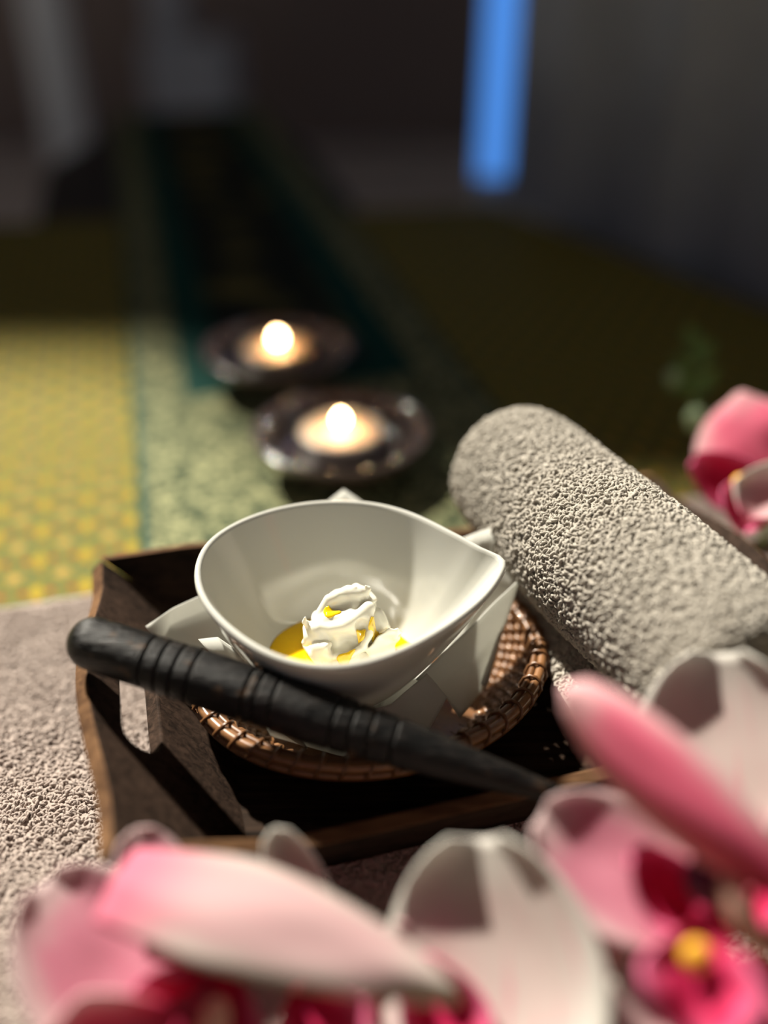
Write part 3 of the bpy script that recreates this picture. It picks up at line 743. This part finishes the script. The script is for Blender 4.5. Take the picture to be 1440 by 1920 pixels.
# ------------------------------------------------------------------ orchids
def petal(name, base, tip, width, normal, parent, mat, prof='broad', cup=.15, bend=.12, ruffle=.05, thick=.0007, twist=0):
    base, tip = np.array(base, float), np.array(tip, float); L_ = tip-base; ln = np.linalg.norm(L_); ux = L_/ln
    nv = np.array(normal, float); nv -= ux*(nv@ux); nv /= np.linalg.norm(nv); uy = np.cross(nv, ux)
    nu, nvv = 22, 15; v = []; f = []; uvs = []
    for i in range(nu+1):
        t = i/nu
        if prof == 'broad': wv = (math.sin(math.pi*min(1, (t*.93+.03))**.85))**.62*(.55+.45*min(1, t*2.2))
        elif prof == 'sepal': wv = (math.sin(math.pi*(t*.95+.025)))**.55*(.75+.25*t) if t < 1 else 0
        elif prof == 'blade': wv = (1-t**2.6)**.8*min(1, .72+.8*t)
        elif prof == 'point': wv = (math.sin(math.pi*(t*.98+.01)**.8))**.75
        else: wv = math.sin(math.pi*(t*.9+.08))**.5
        wv = max(wv, .05 if t > .5 else .12)
        for j in range(nvv+1):
            s = 2*j/nvv-1; tw = twist*t
            du = uy*math.cos(tw)+nv*math.sin(tw); dn = nv*math.cos(tw)-uy*math.sin(tw)
            hgt = width*cup*(s*s)-ln*bend*math.sin(math.pi*t)+ruffle*width*noise.noise(Vector((t*3+base[0]*90, s*1.6, base[1]*70)))
            q = base+ux*ln*t+du*(width/2*wv*s)+dn*hgt; v.append(q); uvs.append((t, (s+1)/2))
    m1 = nvv+1
    for i in range(nu):
        for j in range(nvv): f.append((i*m1+j, i*m1+j+1, (i+1)*m1+j+1, (i+1)*m1+j))
    o = part(name, mesh(name, v, f, True, uvs), M[mat], parent)
    sd_ = o.modifiers.new('thickness', 'SOLIDIFY'); sd_.thickness = thick; sd_.offset = 0
    return o
def blob(name, c, r, parent, mat, d=(0, 0, 1)):
    m = lathe(name, [(r[0]*math.cos(a), r[1]*math.sin(a)) for a in np.linspace(-1.5, 1.5, 9)], n=16)
    m.transform(Matrix.Translation(Vector(c))@Vector(d).to_track_quat('Z', 'Y').to_matrix().to_4x4()); return part(name, m, M[mat], parent)
def view(px, py): r = _ray(px, py); return -r/np.linalg.norm(r)
UP = np.array([0, .3, 1.0])
# flower lying at the bottom left
fa = empty('orchid_flower', P(300, 1850, .008), 'pink and white orchid flower nearest the tray handle, with a long curled petal', 'flower')
petal('petal', Q(215, 1640, .226), Q(865, 1852, .205), .0300, view(500, 1750)+np.array([-.2, .5, .5]), fa, 'petal_pale', 'blade', -.16, -.07, .05)
petal('petal', Q(330, 1960, .222), Q(80, 1655, .240), .0420, view(150, 1750)+np.array([-.2, .4, .4]), fa, 'petal_rose', 'round', .05, .05, .06)
petal('petal', Q(340, 1760, .236), Q(250, 1556, .246), .0220, view(250, 1600)+np.array([0, .4, .4]), fa, 'petal_rose', 'sepal', .04, .03, .05)
petal('sepal', Q(640, 1860, .240), Q(512, 1553, .250), .0175, view(560, 1650), fa, 'petal_white', 'sepal', .22, .06, .03)
petal('sepal', Q(330, 1900, .215), Q(60, 2080, .205), .030, view(200, 1950), fa, 'petal_pink', 'broad', .15, .08, .06)
petal('lip', Q(420, 1800, .232), Q(330, 2010, .222), .034, view(400, 1900), fa, 'lip', 'broad', .30, .10, .08)
petal('lip', Q(560, 1850, .232), Q(640, 2030, .224), .026, view(600, 1900), fa, 'lip', 'broad', .25, .10, .08)
blob('column', Q(400, 1930, .222), (.004, .009), fa, 'column', (.2, .3, 1))
# middle flower
fb = empty('orchid_flower', P(960, 1900, .008), 'orchid flower at the bottom middle with one broad white-rimmed upright petal', 'flower')
petal('petal', Q(935, 2120, .212), Q(905, 1570, .236), .0570, view(900, 1700)+np.array([-.35, 0, 0]), fb, 'petal_white', 'round', .10, .08, .015)
petal('petal', Q(880, 2060, .226), Q(720, 1740, .240), .0300, view(760, 1850), fb, 'petal_pink', 'broad', .2, .08, .05)
petal('petal', Q(1120, 2000, .224), Q(1140, 1675, .238), .0210, view(1140, 1800), fb, 'petal_pale', 'broad', .15, .05, .05)
petal('lip', Q(900, 2060, .216), Q(780, 1800, .230), .022, view(800, 1900), fb, 'lip', 'broad', .25, .1, .08)
# flower at the right
fc_ = empty('orchid_flower', P(1330, 1650, .008), 'open orchid flower at the lower right with purple throat and yellow crest', 'flower')
petal('petal', Q(1370, 1690, .236), Q(1350, 1225, .256), .0520, view(1350, 1450)+np.array([-.2, 0, .2]), fc_, 'petal_white', 'round', .08, .08, .02)
petal('sepal', Q(1500, 1700, .200), Q(1050, 1292, .222), .0235, view(1250, 1450)+np.array([-.3, .3, -.2]), fc_, 'petal_pink', 'sepal', -.25, -.05, .04)
petal('petal', Q(1300, 1720, .225), Q(1010, 1530, .238), .0340, view(1130, 1620)+np.array([0, .2, .3]), fc_, 'petal_rose', 'round', .10, .06, .03)
petal('petal', Q(1420, 1720, .222), Q(1720, 1600, .215), .042, view(1550, 1650), fc_, 'petal_white', 'broad', .15, .1, .05)
petal('sepal', Q(1330, 1790, .222), Q(1180, 2020, .212), .030, view(1250, 1900), fc_, 'petal_pale', 'broad', .15, .1, .05)
petal('sepal', Q(1400, 1790, .222), Q(1520, 2020, .212), .030, view(1450, 1900), fc_, 'petal_pink', 'broad', .15, .1, .05)
petal('lip', Q(1330, 1760, .218), Q(1180, 1600, .224), .018, view(1200, 1650)+np.array([.5, 0, 0]), fc_, 'lip', 'broad', .30, .12, .08)
petal('lip', Q(1350, 1760, .216), Q(1470, 1600, .218), .018, view(1400, 1650)+np.array([-.4, 0, 0]), fc_, 'lip', 'broad', .30, .12, .08)
petal('lip', Q(1320, 1740, .212), Q(1300, 1960, .202), .026, view(1310, 1850)+np.array([0, 0, .6]), fc_, 'lip', 'broad', .25, -.12, .08)
blob('throat', Q(1330, 1650, .216), (.0062, .0042), fc_, 'lip_dark', (.2, -.6, .8))
blob('crest', Q(1306, 1792, .204), (.0034, .0018), fc_, 'lip_yellow', (0, -.7, .7))
blob('column', Q(1395, 1720, .206), (.0034, .010), fc_, 'column', (-.4, .5, .7))
# flower behind the rolled towel
fd = empty('orchid_flower', P(1440, 960, .007), 'bright pink orchid flower beyond the rolled towel at the right edge', 'flower')
petal('petal', Q(1455, 930, .425), Q(1390, 735, .445), .058, view(1400, 830)+np.array([.15, 0, .3]), fd, 'petal_pink', 'broad', -.18, -.12, .05)
petal('petal', Q(1440, 950, .42), Q(1300, 860, .43), .026, view(1350, 900), fd, 'lip', 'broad', .2, .08, .05)
petal('lip', Q(1420, 900, .415), Q(1390, 1000, .408), .026, view(1400, 930)+np.array([0, 0, .5]), fd, 'lip', 'broad', .25, -.1, .08)
petal('petal', Q(1400, 985, .395), Q(1470, 890, .40), .028, view(1430, 950)+np.array([-.3, 0, .2]), fd, 'petal_pale', 'broad', .3, .1, .05)
petal('sepal', Q(1480, 950, .41), Q(1640, 900, .42), .05, view(1500, 900), fd, 'petal_pale', 'broad', .2, .1, .05)
blob('crest', Q(1390, 905, .405), (.004, .003), fd, 'lip_yellow', (0, -.7, .7))
# green sprig behind it
sg = empty('green_sprig', P(1330, 850, .002), 'small green sprig of leaves and buds behind the pink orchid', 'plant')
stem = [P(1330, 850, .003), Q(1312, 800, .50), Q(1300, 740, .525), Q(1300, 690, .54), Q(1312, 630, .555)]
stem = [tuple(sum((np.array(stem[max(0, min(4, k))])*w_ for k, w_ in ((int(i/6), 1-i/6 % 1), (int(i/6)+1, i/6 % 1))), np.zeros(3))) for i in range(25)]
part('stem', tube('stem', stem, .0012, 6), M['green'], sg)
for px, py, d, qx, qy in ((1300, 740, .525, 1345, 690), (1300, 700, .538, 1262, 670), (1303, 690, .54, 1335, 640), (1306, 660, .55, 1290, 612), (1302, 720, .53, 1250, 725)):
    o = petal('leaf', Q(px, py, d), Q(qx, qy, d+.004), .009, view(px, py), sg, 'petal_pale', 'point', .2, .1, 0, .0005); o.data.materials[0] = M['green']
blob('bud', Q(1305, 786, .50), (.0055, .0068), sg, 'green2', (0, .2, 1)); blob('bud', Q(1262, 708, .53), (.004, .005), sg, 'green2', (-.3, .2, 1))

for fl, c_ in ((fa, Q(360, 1900, .230)), (fb, Q(940, 2080, .222)), (fc_, Q(1370, 1740, .226)), (fd, Q(1460, 960, .422))):   # each bloom's short stalk down to the towel
    q = [c_+(np.array([c_[0]-.002, c_[1]+.004, .008])-c_)*t+np.array([0, .003*math.sin(math.pi*t), 0]) for t in np.linspace(0, 1, 10)]
    part('stalk', tube('stalk', q, np.linspace(.0016, .0022, 10), 8), M['green'], fl)

# ------------------------------------------------------------------ far end of the room
# slate curtain along the right side of the bed
cp = []
c0 = P(925, 385)[:2]+np.array([-.01, .06]); cn = np.array([ed[1], -ed[0]])
if cn[0] < 0: cn = -cn
nf = 90; v = []; f = []
for lay in (0, 1):
    for i in range(nf+1):
        s = 1.7*i/nf; q = c0+ed[:2]*s+cn*(.035+.016*math.sin(s*46)+.006*math.sin(s*91+1)+.003*lay)
        for z in (FZ+.01, 1.5): v.append((q[0], q[1], z))
K0 = 2*(nf+1)
for i in range(nf):
    a = 2*i; f.append((a, a+1, a+3, a+2)); f.append((K0+a+2, K0+a+3, K0+a+1, K0+a))
for a in (0, 2*nf): f.append((a, K0+a, K0+a+1, a+1))
for i in range(nf): a = 2*i; f.append((a, a+2, K0+a+2, K0+a)); f.append((a+1, K0+a+1, K0+a+3, a+3))
tag(obj('curtain', fix_normals(mesh('curtain', v, f)), M['curtain']), 'dark slate curtain along the right side of the bed', 'curtain')
# glowing panel added in place of blue daylight at the curtain's edge
bx0 = Q(899, 200, 1.22); bx1 = Q(966, 200, 1.22)
bl = empty('daylight_glow', ((bx0[0]+bx1[0])/2, bx0[1], FZ), 'tall narrow glowing panel standing in for blue daylight at the far edge of the curtain', 'light')
part('glow_backing', box('glow_backing', bx0[0], bx1[0]+.01, bx0[1]+.004, bx0[1]+.03, FZ, 1.5, .001), M['grey'], bl)
part('glow_panel', box('glow_panel', bx0[0]+.001, bx1[0], bx0[1]-.003, bx0[1]+.0035, Q(930, 352, 1.22)[2], 1.48, .001), M['blue'], bl)
# grey cabinet with an upright, pale post, low plinth
def at(px, py, Yv): r = _ray(px, py); return r*(Yv/r[1])+np.array([0, 0, CZ])
a0, a1 = at(268, 120, 3.6), at(425, 120, 3.6)
cb = empty('grey_cabinet', ((a0[0]+a1[0])/2, 3.7, FZ), 'grey block with a tall narrow upright standing beyond the headrest', 'furniture')
zt = at(330, 75, 3.6)[2]
part('body', box('body', a0[0], a1[0], 3.6, 3.95, FZ, zt, .01), M['grey'], cb)
b0, b1 = at(270, 20, 3.6), at(335, 20, 3.6)
part('upright', box('upright', b0[0], b1[0], 3.65, 3.8, zt, 1.3, .01), M['grey'], cb)
p0, p1 = at(62, 130, 3.3), at(130, 130, 3.3)
po = empty('pale_post', ((p0[0]+p1[0])/2, 3.3, FZ), 'pale upright post standing at the far left of the room', 'post')
part('shaft', box('shaft', p0[0], p1[0], 3.3, 3.4, FZ+.05, 1.4, .01), M['pale'], po)
part('foot', box('foot', p0[0]-.02, p1[0]+.16, 3.26, 3.44, FZ, FZ+.05, .008), M['grey'], po)
